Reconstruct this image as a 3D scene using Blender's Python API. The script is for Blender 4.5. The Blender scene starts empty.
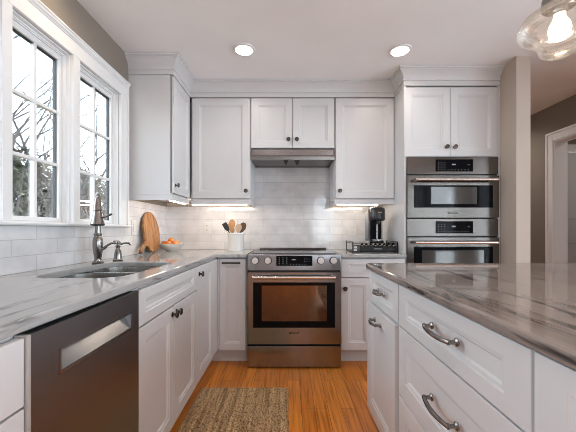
import bpy, bmesh, math, random
from mathutils import Vector, Matrix
random.seed(7)
PI = math.pi
sc = bpy.context.scene
COL = sc.collection

# ------------------------------------------------------------------ camera, world, exposure
cam_d = bpy.data.cameras.new('camera')
cam = bpy.data.objects.new('camera', cam_d); COL.objects.link(cam)
cam.location = (0, 0, 1.11); cam.rotation_euler = (PI/2, 0, 0)
cam_d.sensor_width = 36; cam_d.lens = 305/576*36; cam_d.shift_y = 14/576
cam_d.clip_start = 0.05; cam_d.clip_end = 200
sc.camera = cam

sc.view_settings.view_transform = 'Standard'
sc.view_settings.look = 'None'
sc.view_settings.gamma = 1
sc.view_settings.use_curve_mapping = False
sc.view_settings.exposure = 0.3
sc.cycles.use_denoising = True
sc.cycles.filter_width = 0.9
sc.cycles.max_bounces = 10
sc.cycles.diffuse_bounces = 5
sc.cycles.transparent_max_bounces = 16
sc.cycles.sample_clamp_indirect = 6
sc.cycles.caustics_reflective = False
sc.cycles.caustics_refractive = False

SKY = 8.0
LAMP_W = 1.6
w = bpy.data.worlds.new('overcast_sky'); sc.world = w; w.use_nodes = True
bg = w.node_tree.nodes['Background']
bg.inputs[0].default_value = (0.77, 0.89, 1.0, 1); bg.inputs[1].default_value = SKY

def area(name, loc, rot, sx, sy, power=0, portal=False, color=(1, 1, 1)):
    l = bpy.data.lights.new(name, 'AREA'); l.shape = 'RECTANGLE'; l.size = sx; l.size_y = sy
    l.energy = power; l.color = color; l.cycles.is_portal = portal
    o = bpy.data.objects.new(name, l); COL.objects.link(o); o.location = loc; o.rotation_euler = rot
    return o
# portals only guide sky light through the openings, added windows included
area('window_portal', (-1.42, 1.56, 1.62), (0, -PI/2, 0), 1.0, 1.4, 1, True)
area('rear_window_portal', (1.12, -3.35, 1.3), (PI/2, 0, 0), .8, 1.8, 1, True)

area('left_rear_portal', (-1.40, -1.5, 1.45), (0, -PI/2, 0), 1.7, 2.0, 1, True)
area('side_window_portal_far', (2.99, 1.1, 1.3), (0, PI/2, 0), 2.0, 1.7, 1, True)
area('side_window_portal', (2.99, -1.4, 1.3), (0, PI/2, 0), 2.0, 2.6, 1, True)

# ------------------------------------------------------------------ materials
def N(nt, t, **kw):
    n = nt.nodes.new(t)
    for k, v in kw.items(): setattr(n, k, v)
    return n
def mat(name, col, rough=.5, metal=0, spec=.5, coat=0, emit=None, estr=0):
    m = bpy.data.materials.new(name); m.use_nodes = True
    b = m.node_tree.nodes['Principled BSDF']
    b.inputs['Base Color'].default_value = (*col, 1); b.inputs['Roughness'].default_value = rough
    b.inputs['Metallic'].default_value = metal; b.inputs['Specular IOR Level'].default_value = spec
    b.inputs['Coat Weight'].default_value = coat
    if emit:
        b.inputs['Emission Color'].default_value = (*emit, 1); b.inputs['Emission Strength'].default_value = estr
    return m
def bsdf(m): return m.node_tree.nodes['Principled BSDF']
def ramp(nt, stops):
    r = N(nt, 'ShaderNodeValToRGB'); e = r.color_ramp.elements
    while len(e) > 1: e.remove(e[-1])
    e[0].position = stops[0][0]; e[0].color = (*stops[0][1], 1)
    for p, c in stops[1:]:
        x = e.new(p); x.color = (*c, 1)
    return r
def add_noise(m, c1, c2, scale=(3, 3, 3), detail=4, bump=0, rough=None, coords='Object', dist=.002, lo=.35, hi=.65):
    nt = m.node_tree; tc = N(nt, 'ShaderNodeTexCoord'); mp = N(nt, 'ShaderNodeMapping')
    mp.inputs['Scale'].default_value = scale
    nz = N(nt, 'ShaderNodeTexNoise'); nz.inputs['Scale'].default_value = 1; nz.inputs['Detail'].default_value = detail
    r = ramp(nt, [(lo, c1), (hi, c2)])
    L = nt.links.new
    L(tc.outputs[coords], mp.inputs[0]); L(mp.outputs[0], nz.inputs['Vector']); L(nz.outputs[0], r.inputs[0])
    L(r.outputs[0], bsdf(m).inputs['Base Color'])
    if bump:
        b = N(nt, 'ShaderNodeBump'); b.inputs['Strength'].default_value = bump; b.inputs['Distance'].default_value = dist
        L(nz.outputs[0], b.inputs['Height']); L(b.outputs[0], bsdf(m).inputs['Normal'])
    return m
def paint(name, c, rough=.35, v=.02):
    return add_noise(mat(name, c, rough), tuple(x*(1-v) for x in c), tuple(min(1, x*(1+v)) for x in c), (2, 2, 2), 2)

M = {}
M['cab'] = paint('white_cabinet_paint', (.655, .645, .65), .32)
M['trimw'] = paint('white_trim_paint', (.79, .78, .78), .35)
M['ceil'] = paint('ceiling_paint', (.90, .885, .89), .7)
M['taupe'] = paint('taupe_wall_paint', (.245, .205, .17), .75)
M['beige'] = paint('beige_wall_paint', (.50, .415, .35), .7)
M['doorp'] = paint('hall_door_paint', (.55, .54, .53), .4)
M['black'] = mat('black_plastic', (.012, .012, .013), .25)
M['blackmatte'] = mat('black_matte', (.01, .01, .01), .6)
M['blackglass'] = mat('black_glass', (.006, .006, .007), .05, 0, .06)
M['gasket'] = mat('dark_window_gasket', (.03, .03, .032), .5)
M['pewter'] = mat('dark_pewter', (.27, .255, .24), .22, 1)
M['nickel'] = mat('brushed_nickel', (.42, .40, .375), .24, 1)
M['faucet'] = mat('faucet_spot_steel', (.26, .245, .23), .2, 1)
M['chrome'] = mat('chrome', (.75, .75, .76), .1, 1)
M['knobsteel'] = mat('range_knob_steel', (.86, .85, .84), .25, .7)
M['plate'] = mat('outlet_white_plastic', (.66, .65, .64), .4)
M['ceramic'] = mat('white_glazed_ceramic', (.78, .77, .75), .12, coat=.4)
M['bowl'] = mat('stoneware_bowl', (.72, .70, .66), .2)
M['marks'] = mat('display_print', (.28, .29, .31), .5, emit=(.75, .8, .9), estr=.06)
M['grey'] = mat('grey_plastic', (.22, .22, .23), .35)
M['leather'] = mat('leather_strap', (.05, .03, .02), .6)
M['lens'] = mat('lamp_lens', (1, 1, 1), .5, emit=(1, .93, .84), estr=14)
M['strip'] = mat('led_strip_lens', (1, 1, 1), .5, emit=(1, .86, .70), estr=24)
M['bulb'] = mat('bulb_glow', (1, 1, 1), .3, emit=(1, .84, .66), estr=40)

def brushed(name, col, axis='x', rough=.3, streak=.03):
    m = mat(name, col, rough, 1)
    nt = m.node_tree; L = nt.links.new
    tc = N(nt, 'ShaderNodeTexCoord'); mp = N(nt, 'ShaderNodeMapping')
    s = {'x': (4, 250, 250), 'z': (400, 400, 3), 'y': (400, 3, 400)}[axis]
    mp.inputs['Scale'].default_value = s
    nz = N(nt, 'ShaderNodeTexNoise'); nz.inputs['Scale'].default_value = 1; nz.inputs['Detail'].default_value = 2
    L(tc.outputs['Object'], mp.inputs[0]); L(mp.outputs[0], nz.inputs['Vector'])
    mr = N(nt, 'ShaderNodeMapRange'); mr.inputs[3].default_value = rough-.03; mr.inputs[4].default_value = rough+.04
    L(nz.outputs[0], mr.inputs[0]); L(mr.outputs[0], bsdf(m).inputs['Roughness'])
    bp = N(nt, 'ShaderNodeBump'); bp.inputs['Strength'].default_value = streak; bp.inputs['Distance'].default_value = .0004
    L(nz.outputs[0], bp.inputs['Height']); L(bp.outputs[0], bsdf(m).inputs['Normal'])
    bsdf(m).inputs['Anisotropic'].default_value = .5
    return m
M['steelshaded'] = brushed('brushed_stainless_shaded', (.155, .138, .126), 'x', .2)  # range steel again, darkened so the ovens' dimmer reflections sit in the colour
M['steel'] = brushed('brushed_stainless', (.32, .315, .325), 'x', .2)
M['steeldark'] = brushed('dark_brushed_stainless', (.20, .185, .175), 'x', .28)
M['pulldark'] = mat('oil_rubbed_pewter', (.11, .10, .092), .25, 1)
M['sink'] = brushed('sink_stainless', (.45, .44, .42), 'x', .25)

def tile_mat(name, axes):
    m = mat(name, (.8, .8, .8), .12, 0, .5, .3)
    nt = m.node_tree; L = nt.links.new
    tc = N(nt, 'ShaderNodeTexCoord'); sp = N(nt, 'ShaderNodeSeparateXYZ'); cb = N(nt, 'ShaderNodeCombineXYZ')
    L(tc.outputs['Object'], sp.inputs[0]); L(sp.outputs[axes[0]], cb.inputs[0]); L(sp.outputs[axes[1]], cb.inputs[1])
    mp = N(nt, 'ShaderNodeMapping'); mp.inputs['Location'].default_value = (-.02, -.914+.0, 0); L(cb.outputs[0], mp.inputs[0])
    br = N(nt, 'ShaderNodeTexBrick'); br.offset = .5
    br.inputs['Scale'].default_value = 1; br.inputs['Brick Width'].default_value = .267; br.inputs['Row Height'].default_value = .0755
    br.inputs['Mortar Size'].default_value = .0016; br.inputs['Mortar Smooth'].default_value = .3; br.inputs['Bias'].default_value = 0
    br.inputs['Color1'].default_value = (.70, .69, .695, 1); br.inputs['Color2'].default_value = (.77, .755, .76, 1)
    br.inputs['Mortar'].default_value = (.56, .54, .54, 1)
    L(mp.outputs[0], br.inputs[0])
    nz = N(nt, 'ShaderNodeTexNoise'); nz.inputs['Scale'].default_value = 7; nz.inputs['Detail'].default_value = 5
    L(mp.outputs[0], nz.inputs['Vector'])
    rp = ramp(nt, [(.35, (.86, .86, .87)), (.6, (1, 1, 1))]); L(nz.outputs[0], rp.inputs[0])
    mx = N(nt, 'ShaderNodeMix', data_type='RGBA', blend_type='MULTIPLY'); mx.inputs[0].default_value = 1
    L(br.outputs[0], mx.inputs[6]); L(rp.outputs[0], mx.inputs[7]); L(mx.outputs[2], bsdf(m).inputs['Base Color'])
    n2 = N(nt, 'ShaderNodeTexNoise'); n2.inputs['Scale'].default_value = 16; n2.inputs['Detail'].default_value = 1
    L(mp.outputs[0], n2.inputs['Vector'])
    b1 = N(nt, 'ShaderNodeBump'); b1.inputs['Strength'].default_value = .35; b1.inputs['Distance'].default_value = .004; L(n2.outputs[0], b1.inputs['Height'])
    b2 = N(nt, 'ShaderNodeBump', invert=True); b2.inputs['Strength'].default_value = .6; b2.inputs['Distance'].default_value = .002
    L(br.outputs['Fac'], b2.inputs['Height']); L(b1.outputs[0], b2.inputs['Normal']); L(b2.outputs[0], bsdf(m).inputs['Normal'])
    return m
M['tile_back'] = tile_mat('white_subway_tile_back', ('X', 'Z'))
M['tile_left'] = tile_mat('white_subway_tile_left', ('Y', 'Z'))

def stone(name, base, mid, dark, along, seed=0, veins=.0):
    m = mat(name, base, .06, 0, .5, 0)
    nt = m.node_tree; L = nt.links.new
    tc = N(nt, 'ShaderNodeTexCoord'); mp = N(nt, 'ShaderNodeMapping'); L(tc.outputs['Object'], mp.inputs[0])
    mp.inputs['Location'].default_value = (seed, seed*.7, 0)
    mp.inputs['Rotation'].default_value = (0, 0, along)
    mp.inputs['Scale'].default_value = (9, .85, 9)
    wv = N(nt, 'ShaderNodeTexNoise'); wv.inputs['Scale'].default_value = .9; wv.inputs['Detail'].default_value = 3; L(mp.outputs[0], wv.inputs['Vector'])
    ad = N(nt, 'ShaderNodeVectorMath', operation='MULTIPLY_ADD'); ad.inputs[1].default_value = (1.3, 1.3, 1.3)
    L(wv.outputs['Color'], ad.inputs[0]); L(mp.outputs[0], ad.inputs[2])
    n1 = N(nt, 'ShaderNodeTexNoise'); n1.inputs['Scale'].default_value = 1.0; n1.inputs['Detail'].default_value = 7; n1.inputs['Roughness'].default_value = .62
    L(ad.outputs[0], n1.inputs['Vector'])
    r1 = ramp(nt, [(.30, mid), (.46, base), (.62, base), (.74, mid)]); L(n1.outputs[0], r1.inputs[0])
    n2 = N(nt, 'ShaderNodeTexNoise'); n2.inputs['Scale'].default_value = 1.1; n2.inputs['Detail'].default_value = 5; n2.inputs['Roughness'].default_value = .62
    L(ad.outputs[0], n2.inputs['Vector'])
    r2 = ramp(nt, [(.455, (0, 0, 0)), (.485, (.8, .8, .8)), (.5, (1, 1, 1)), (.515, (.15, .15, .15)), (.54, (0, 0, 0))]); L(n2.outputs[0], r2.inputs[0])
    n3 = N(nt, 'ShaderNodeTexNoise'); n3.inputs['Scale'].default_value = 2.2; n3.inputs['Detail'].default_value = 3; L(mp.outputs[0], n3.inputs['Vector'])
    r3 = ramp(nt, [(.5-veins, (0, 0, 0)), (.62-veins, (.95, .95, .95))]); L(n3.outputs[0], r3.inputs[0])
    mu = N(nt, 'ShaderNodeMath', operation='MULTIPLY'); L(r2.outputs[0], mu.inputs[0]); L(r3.outputs[0], mu.inputs[1])
    mx = N(nt, 'ShaderNodeMix', data_type='RGBA'); L(mu.outputs[0], mx.inputs[0]); L(r1.outputs[0], mx.inputs[6]); mx.inputs[7].default_value = (*dark, 1)
    L(mx.outputs[2], bsdf(m).inputs['Base Color'])
    return m
M['stone_left'] = stone('grey_veined_quartzite', (.40, .395, .39), (.28, .275, .27), (.12, .12, .122), -.03)
M['stone_isl'] = stone('brown_veined_quartzite', (.27, .22, .195), (.16, .13, .115), (.022, .018, .017), .04, 3.1, .12)

def floor_mat():
    m = mat('oak_floor', (.4, .15, .04), .28, 0, .4)
    nt = m.node_tree; L = nt.links.new
    tc = N(nt, 'ShaderNodeTexCoord'); mp = N(nt, 'ShaderNodeMapping'); mp.inputs['Rotation'].default_value = (0, 0, PI/2)
    L(tc.outputs['Object'], mp.inputs[0])
    br = N(nt, 'ShaderNodeTexBrick'); br.offset = .37; br.offset_frequency = 3
    for k, v in (('Scale', 1), ('Brick Width', .95), ('Row Height', .083), ('Mortar Size', .0009), ('Mortar Smooth', .1), ('Bias', 0)): br.inputs[k].default_value = v
    br.inputs['Color1'].default_value = (.74, .265, .042, 1); br.inputs['Color2'].default_value = (.59, .19, .027, 1); br.inputs['Mortar'].default_value = (.08, .025, .008, 1)
    L(mp.outputs[0], br.inputs[0])
    m2 = N(nt, 'ShaderNodeMapping'); m2.inputs['Scale'].default_value = (3.0, 60, 1); L(mp.outputs[0], m2.inputs[0])
    vm = N(nt, 'ShaderNodeVectorMath', operation='ADD'); L(m2.outputs[0], vm.inputs[0]); L(br.outputs[0], vm.inputs[1])
    nz = N(nt, 'ShaderNodeTexNoise'); nz.inputs['Scale'].default_value = 1; nz.inputs['Detail'].default_value = 6; nz.inputs['Distortion'].default_value = .6
    L(vm.outputs[0], nz.inputs['Vector'])
    rp = ramp(nt, [(.34, (.60, .52, .45)), (.45, (.92, .9, .88)), (.7, (1.2, 1.2, 1.18))]); L(nz.outputs[0], rp.inputs[0])
    mx = N(nt, 'ShaderNodeMix', data_type='RGBA', blend_type='MULTIPLY'); mx.inputs[0].default_value = 1
    L(br.outputs[0], mx.inputs[6]); L(rp.outputs[0], mx.inputs[7]); L(mx.outputs[2], bsdf(m).inputs['Base Color'])
    return m
M['floor'] = floor_mat()

def jute():
    m = mat('jute_weave', (.3, .2, .12), .9, 0, .2)
    nt = m.node_tree; L = nt.links.new
    tc = N(nt, 'ShaderNodeTexCoord')
    vo = N(nt, 'ShaderNodeTexVoronoi'); vo.inputs['Scale'].default_value = 1
    mp = N(nt, 'ShaderNodeMapping'); mp.inputs['Scale'].default_value = (110, 80, 40); L(tc.outputs['Object'], mp.inputs[0]); L(mp.outputs[0], vo.inputs['Vector'])
    r1 = ramp(nt, [(.0, (.80, .58, .34)), (.45, (.56, .38, .21)), (.85, (.19, .12, .06))]); L(vo.outputs['Distance'], r1.inputs[0])
    m2 = N(nt, 'ShaderNodeMapping'); m2.inputs['Scale'].default_value = (42, 1.6, 1); L(tc.outputs['Object'], m2.inputs[0])
    nz = N(nt, 'ShaderNodeTexNoise'); nz.inputs['Scale'].default_value = 1; nz.inputs['Detail'].default_value = 3; L(m2.outputs[0], nz.inputs['Vector'])
    r2 = ramp(nt, [(.38, (.6, .56, .52)), (.58, (1.1, 1.08, 1.05))]); L(nz.outputs[0], r2.inputs[0])
    mx = N(nt, 'ShaderNodeMix', data_type='RGBA', blend_type='MULTIPLY'); mx.inputs[0].default_value = 1
    L(r1.outputs[0], mx.inputs[6]); L(r2.outputs[0], mx.inputs[7]); L(mx.outputs[2], bsdf(m).inputs['Base Color'])
    bp = N(nt, 'ShaderNodeBump', invert=True); bp.inputs['Strength'].default_value = .9; bp.inputs['Distance'].default_value = .004
    L(vo.outputs['Distance'], bp.inputs['Height']); L(bp.outputs[0], bsdf(m).inputs['Normal'])
    return m
M['jute'] = jute()

def wood_board():
    m = mat('striped_acacia', (.5, .25, .1), .4)
    nt = m.node_tree; L = nt.links.new
    tc = N(nt, 'ShaderNodeTexCoord'); mp = N(nt, 'ShaderNodeMapping'); mp.inputs['Rotation'].default_value = (0, 0, .75); mp.inputs['Scale'].default_value = (30, 3, 3)
    L(tc.outputs['Object'], mp.inputs[0])
    nz = N(nt, 'ShaderNodeTexNoise'); nz.inputs['Scale'].default_value = 1; nz.inputs['Detail'].default_value = 3; L(mp.outputs[0], nz.inputs['Vector'])
    r = ramp(nt, [(.35, (.16, .06, .02)), (.45, (.34, .15, .05)), (.53, (.44, .21, .08)), (.65, (.22, .09, .03))]); L(nz.outputs[0], r.inputs[0])
    L(r.outputs[0], bsdf(m).inputs['Base Color'])
    return m
M['board'] = wood_board()
M['woodtan'] = add_noise(mat('tan_wood', (.6, .35, .14), .5), (.30, .15, .06), (.42, .23, .10), (30, 30, 4))
M['wooddark'] = add_noise(mat('dark_wood', (.1, .05, .02), .45), (.07, .032, .015), (.13, .065, .032), (30, 30, 4))
M['woodpale'] = add_noise(mat('pale_wood', (.6, .35, .14), .5), (.36, .25, .19), (.46, .34, .26), (30, 30, 4))
M['orange'] = add_noise(mat('orange_peel', (.9, .3, .05), .45), (.70, .19, .03), (.80, .26, .05), (60, 60, 60), 2, .2)
M['bark'] = add_noise(mat('grey_bark', (.1, .08, .07), .9), (.010, .008, .007), (.032, .026, .022), (8, 8, 2), 4)
M['evergreen'] = add_noise(mat('evergreen_leaf', (.04, .06, .02), .7), (.012, .02, .006), (.06, .075, .025), (6, 6, 6))
M['dryleaf'] = add_noise(mat('dry_shrub_leaf', (.1, .08, .05), .8), (.035, .028, .017), (.14, .115, .08), (5, 5, 5))
M['grass'] = add_noise(mat('winter_lawn', (.1, .09, .04), .9), (.08, .075, .03), (.17, .13, .07), (2, 2, 2), 6)

def thin_glass(name, tint=(1, 1, 1), gl=.9, ior=1.45, rough=0, bump=False, add=.0):
    m = bpy.data.materials.new(name); m.use_nodes = True; nt = m.node_tree; nt.nodes.clear(); L = nt.links.new
    o = N(nt, 'ShaderNodeOutputMaterial'); tr = N(nt, 'ShaderNodeBsdfTransparent'); tr.inputs[0].default_value = (*tint, 1)
    g = N(nt, 'ShaderNodeBsdfGlossy'); g.inputs['Roughness'].default_value = rough
    fr = N(nt, 'ShaderNodeFresnel'); fr.inputs[0].default_value = ior
    mu = N(nt, 'ShaderNodeMath', operation='MULTIPLY_ADD'); mu.inputs[1].default_value = gl; mu.inputs[2].default_value = add; L(fr.outputs[0], mu.inputs[0])
    mx = N(nt, 'ShaderNodeMixShader'); L(mu.outputs[0], mx.inputs[0]); L(tr.outputs[0], mx.inputs[1]); L(g.outputs[0], mx.inputs[2]); L(mx.outputs[0], o.inputs[0])
    if bump:
        nz = N(nt, 'ShaderNodeTexNoise'); nz.inputs['Scale'].default_value = 45
        tc = N(nt, 'ShaderNodeTexCoord'); L(tc.outputs['Object'], nz.inputs['Vector'])
        bp = N(nt, 'ShaderNodeBump'); bp.inputs['Strength'].default_value = .6; bp.inputs['Distance'].default_value = .004
        L(nz.outputs[0], bp.inputs['Height']); L(bp.outputs[0], g.inputs['Normal']); L(bp.outputs[0], fr.inputs['Normal'])
    return m
M['glass'] = thin_glass('window_glass', (.97, .98, .98), .6)
M['shade'] = thin_glass('seeded_shade_glass', (.97, .955, .945), .55, 1.4, .05, True, .02)
_nt = M['shade'].node_tree; _o = [n for n in _nt.nodes if n.type == 'OUTPUT_MATERIAL'][0]; _mx = [n for n in _nt.nodes if n.type == 'MIX_SHADER'][0]
_tl = N(_nt, 'ShaderNodeBsdfTranslucent'); _tl.inputs[0].default_value = (.9, .85, .8, 1); _m2 = N(_nt, 'ShaderNodeMixShader'); _m2.inputs[0].default_value = .02
_nt.links.new(_mx.outputs[0], _m2.inputs[1]); _nt.links.new(_tl.outputs[0], _m2.inputs[2]); _nt.links.new(_m2.outputs[0], _o.inputs[0])
M['tank'] = thin_glass('smoky_tank', (.35, .35, .37), .8)

# ------------------------------------------------------------------ mesh helpers
def obj(name, bm, m, parent=None, smooth=False, bevel=0, seg=2, label=None, angle=35):
    bmesh.ops.recalc_face_normals(bm, faces=bm.faces)
    me = bpy.data.meshes.new(name); bm.to_mesh(me); bm.free()
    ms = m if isinstance(m, (list, tuple)) else [m]
    for x in ms: me.materials.append(x)
    o = bpy.data.objects.new(name, me); COL.objects.link(o)
    if smooth:
        for p in me.polygons: p.use_smooth = True
        me.set_sharp_from_angle(angle=math.radians(angle))
    if bevel:
        b = o.modifiers.new('bevel', 'BEVEL'); b.width = bevel; b.segments = seg; b.limit_method = 'ANGLE'; b.angle_limit = math.radians(40)
    if parent: o.parent = parent
    if label: o['label'] = label
    return o
def tag(o, label, cat, group=None):
    o['label'] = label; o['category'] = cat
    if group: o['group'] = group
    return o
def thing(name, label, cat, loc=(0, 0, 0), rz=0, group=None):
    o = bpy.data.objects.new(name, None); COL.objects.link(o); o.empty_display_size = .05
    o.location = loc; o.rotation_euler = (0, 0, rz)
    return tag(o, label, cat, group)
def struct(name, bm, m, parent=None, **kw):
    o = obj(name, bm, m, parent, **kw)
    if not parent: o['kind'] = 'structure'
    return o
def B(): return bmesh.new()
def box(bm, x0, x1, y0, y1, z0, z1, mi=0):
    v = [bm.verts.new(p) for p in ((x0, y0, z0), (x1, y0, z0), (x1, y1, z0), (x0, y1, z0), (x0, y0, z1), (x1, y0, z1), (x1, y1, z1), (x0, y1, z1))]
    for f in ((0, 3, 2, 1), (4, 5, 6, 7), (0, 1, 5, 4), (1, 2, 6, 5), (2, 3, 7, 6), (3, 0, 4, 7)):
        fc = bm.faces.new([v[i] for i in f]); fc.material_index = mi
    return bm
def bx(*a): return box(B(), *a)
def lathe(bm, prof, o=(0, 0, 0), axis='z', seg=24, close=True):
    rings = []
    for r, h in prof:
        ring = []
        if r < 1e-5:
            p = {'z': (0, 0, h), 'y': (0, h, 0), 'x': (h, 0, 0)}[axis]
            ring = [bm.verts.new(Vector(p)+Vector(o))]
        else:
            for k in range(seg):
                a = 2*PI*k/seg; c, s = r*math.cos(a), r*math.sin(a)
                p = {'z': (c, s, h), 'y': (c, h, s), 'x': (h, c, s)}[axis]
                ring.append(bm.verts.new(Vector(p)+Vector(o)))
        rings.append(ring)
    for a, b in zip(rings, rings[1:]):
        for k in range(seg):
            k2 = (k+1) % seg
            if len(a) == 1 and len(b) == 1: continue
            if len(a) == 1: bm.faces.new((a[0], b[k], b[k2]))
            elif len(b) == 1: bm.faces.new((a[k], b[0], a[k2]))
            else: bm.faces.new((a[k], b[k], b[k2], a[k2]))
    if close:
        for r in (rings[0], rings[-1]):
            if len(r) > 2: bm.faces.new(r)
    return bm
def tube(bm, pts, rad, seg=10, cap=True, flat=1.0):
    pts = [Vector(p) for p in pts]; n = len(pts)
    if not isinstance(rad, (list, tuple)): rad = [rad]*n
    rings = []; up = None
    for i, p in enumerate(pts):
        t = (pts[min(i+1, n-1)]-pts[max(i-1, 0)]).normalized()
        if up is None:
            up = Vector((0, 0, 1)) if abs(t.z) < .9 else Vector((1, 0, 0))
        s = t.cross(up).normalized(); up = s.cross(t).normalized()
        rings.append([bm.verts.new(p+(s*math.cos(a)+up*math.sin(a)*flat)*rad[i]) for a in (2*PI*k/seg for k in range(seg))])
    for a, b in zip(rings, rings[1:]):
        for k in range(seg): bm.faces.new((a[k], b[k], b[(k+1) % seg], a[(k+1) % seg]))
    if cap: bm.faces.new(rings[0]); bm.faces.new(rings[-1])
    return bm
def prism(bm, pts, axis, a, b):
    def P(u, v, t): return {'x': (t, u, v), 'y': (u, t, v), 'z': (u, v, t)}[axis]
    A = [bm.verts.new(P(u, v, a)) for u, v in pts]; Bv = [bm.verts.new(P(u, v, b)) for u, v in pts]
    bm.faces.new(A); bm.faces.new(Bv[::-1]); n = len(pts)
    for i in range(n): bm.faces.new((A[i], A[(i+1) % n], Bv[(i+1) % n], Bv[i]))
    return bm
def panel_front(x0, x1, z0, z1, sx=.06, sz=.06, t=.02, y=0, rec=.011):
    """framed door or drawer front: flat stiles, two moulded steps, sunk panel; front faces -y"""
    bm = B()
    rings = []
    for ix, iz, d in ((0, 0, t), (0, 0, .0015), (.0015, .0015, 0), (sx, sz, 0), (sx+.003, sz+.003, .004), (sx+.012, sz+.012, .005), (sx+.018, sz+.018, rec)):
        rings.append([bm.verts.new(p) for p in ((x0+ix, y+d, z0+iz), (x1-ix, y+d, z0+iz), (x1-ix, y+d, z1-iz), (x0+ix, y+d, z1-iz))])
    for a, b in zip(rings, rings[1:]):
        for k in range(4): bm.faces.new((a[k], a[(k+1) % 4], b[(k+1) % 4], b[k]))
    bm.faces.new(rings[-1]); bm.faces.new(rings[0][::-1])
    return bm
def knob(parent, x, z, y=0, m='pulldark', s=1.2):
    bm = lathe(B(), [(0, y), (.011*s, y), (.010*s, y-.003), (.0055*s, y-.006), (.005*s, y-.014), (.009*s, y-.018), (.0145*s, y-.021), (.0155*s, y-.025), (.0125*s, y-.029), (.005*s, y-.031), (0, y-.031)], (x, 0, z), 'y', 18)
    return obj('knob', bm, M[m], parent, smooth=True)
def pull(parent, x, z, L=.12, y=0, m='pewter'):
    """arched pull with round feet"""
    bm = B()
    for s in (-1, 1):
        lathe(bm, [(.0, y), (.012, y), (.0125, y-.004), (.007, y-.008), (.006, y-.02), (.0085, y-.024), (.0085, y-.029), (0, y-.031)], (x+s*L/2, 0, z), 'y', 14)
    pts = []; rr = []
    for i in range(15):
        u = -1+2*i/14
        pts.append((x+u*(L/2+.006), y-.026-.011*(1-u*u), z-.002*(1-u*u))); rr.append(.0058+.0022*(1-abs(u))**.5)
    tube(bm, pts, rr, 10)
    return obj('pull_handle', bm, M[m], parent, smooth=True)
def bar_pull(parent, x, z, L=.13, y=0, m='pulldark'):
    bm = B()
    for s in (-1, 1): tube(bm, [(x+s*L*.42, y, z), (x+s*L*.42, y-.025, z)], .005, 10)
    tube(bm, [(x-L/2, y-.027, z), (x+L/2, y-.027, z)], .0075, 10)
    return obj('pull_handle', bm, M[m], parent, smooth=True)
def text(s, size, m, parent, loc, rot=(PI/2, 0, 0), name='brand_lettering'):
    c = bpy.data.curves.new(name, 'FONT'); c.body = s; c.size = size; c.align_x = 'CENTER'; c.align_y = 'CENTER'; c.extrude = .0004
    c.offset = size*.02
    o = bpy.data.objects.new(name, c); COL.objects.link(o); o.parent = parent; o.location = loc; o.rotation_euler = rot
    c.materials.append(m)
    me = bpy.data.meshes.new_from_object(o.evaluated_get(bpy.context.evaluated_depsgraph_get()))
    r = bpy.data.objects.new(name, me); COL.objects.link(r); r.parent = parent; r.location = loc; r.rotation_euler = rot
    bpy.data.objects.remove(o); r.name = name
    return r

CEIL = 2.455; WL = -1.235; WB = 3.11; REAR = -3.3; WR = 2.85
# ------------------------------------------------------------------ room shell
struct('floor', bx(WL-.15, 4.6, REAR-.15, 4.6, -.05, 0), M['floor'])
struct('ceiling', bx(WL-.15, 4.6, REAR-.15, 4.6, CEIL, CEIL+.1), M['ceil'])
OY0, OY1, OZ0, OZ1 = .905, 2.227, 1.13, 2.104
bm = B()
box(bm, WL-.08, WL, REAR, -2.6, 0, CEIL); box(bm, WL-.08, WL, -.5, OY0, 0, CEIL); box(bm, WL-.08, WL, -2.6, -.5, 0, .6); box(bm, WL-.08, WL, -2.6, -.5, 2.25, CEIL); box(bm, WL-.08, WL, OY1, WB+.15, 0, CEIL)
box(bm, WL-.08, WL, OY0, OY1, 0, OZ0); box(bm, WL-.08, WL, OY0, OY1, OZ1, CEIL)
struct('wall_left', bm, M['taupe'])
struct('wall_back', bx(WL, 1.767, WB, WB+.15, 0, CEIL), M['beige'])
struct('wall_partition', bx(1.767, 1.876, 2.36, 4.4, 0, CEIL), M['beige'])
bm = B()   # right wall with the cased opening
box(bm, WR, WR+.12, REAR, -2.6, 0, CEIL); box(bm, WR, WR+.12, -.2, .3, 0, CEIL); box(bm, WR, WR+.12, 1.9, 2.42, 0, CEIL); box(bm, WR, WR+.12, .3, 1.9, 0, .35); box(bm, WR, WR+.12, .3, 1.9, 2.25, CEIL); box(bm, WR, WR+.12, -2.6, -.2, 0, .35); box(bm, WR, WR+.12, -2.6, -.2, 2.25, CEIL); box(bm, WR, WR+.12, 3.262, 4.4, 0, CEIL); box(bm, WR, WR+.12, 2.42, 3.262, 2.064, CEIL)
struct('wall_right', bm, M['taupe'])
struct('wall_hall', bx(1.876, WR, 4.4, 4.52, 0, CEIL), M['taupe'])
struct('wall_far_right', bx(4.45, 4.6, 1.9, 4.4, 0, CEIL), M['taupe'])
bm = B(); box(bm, WR+.12, 3.16, 3.62, 3.74, 0, CEIL); box(bm, 4.0, 4.45, 3.62, 3.74, 0, CEIL); box(bm, 3.16, 4.0, 3.62, 3.74, 2.04, CEIL)
struct('wall_side_room', bm, M['taupe'])
struct('wall_side_room_near', bx(WR+.12, 4.45, 1.9, 2.0, 0, CEIL), M['taupe'])
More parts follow.
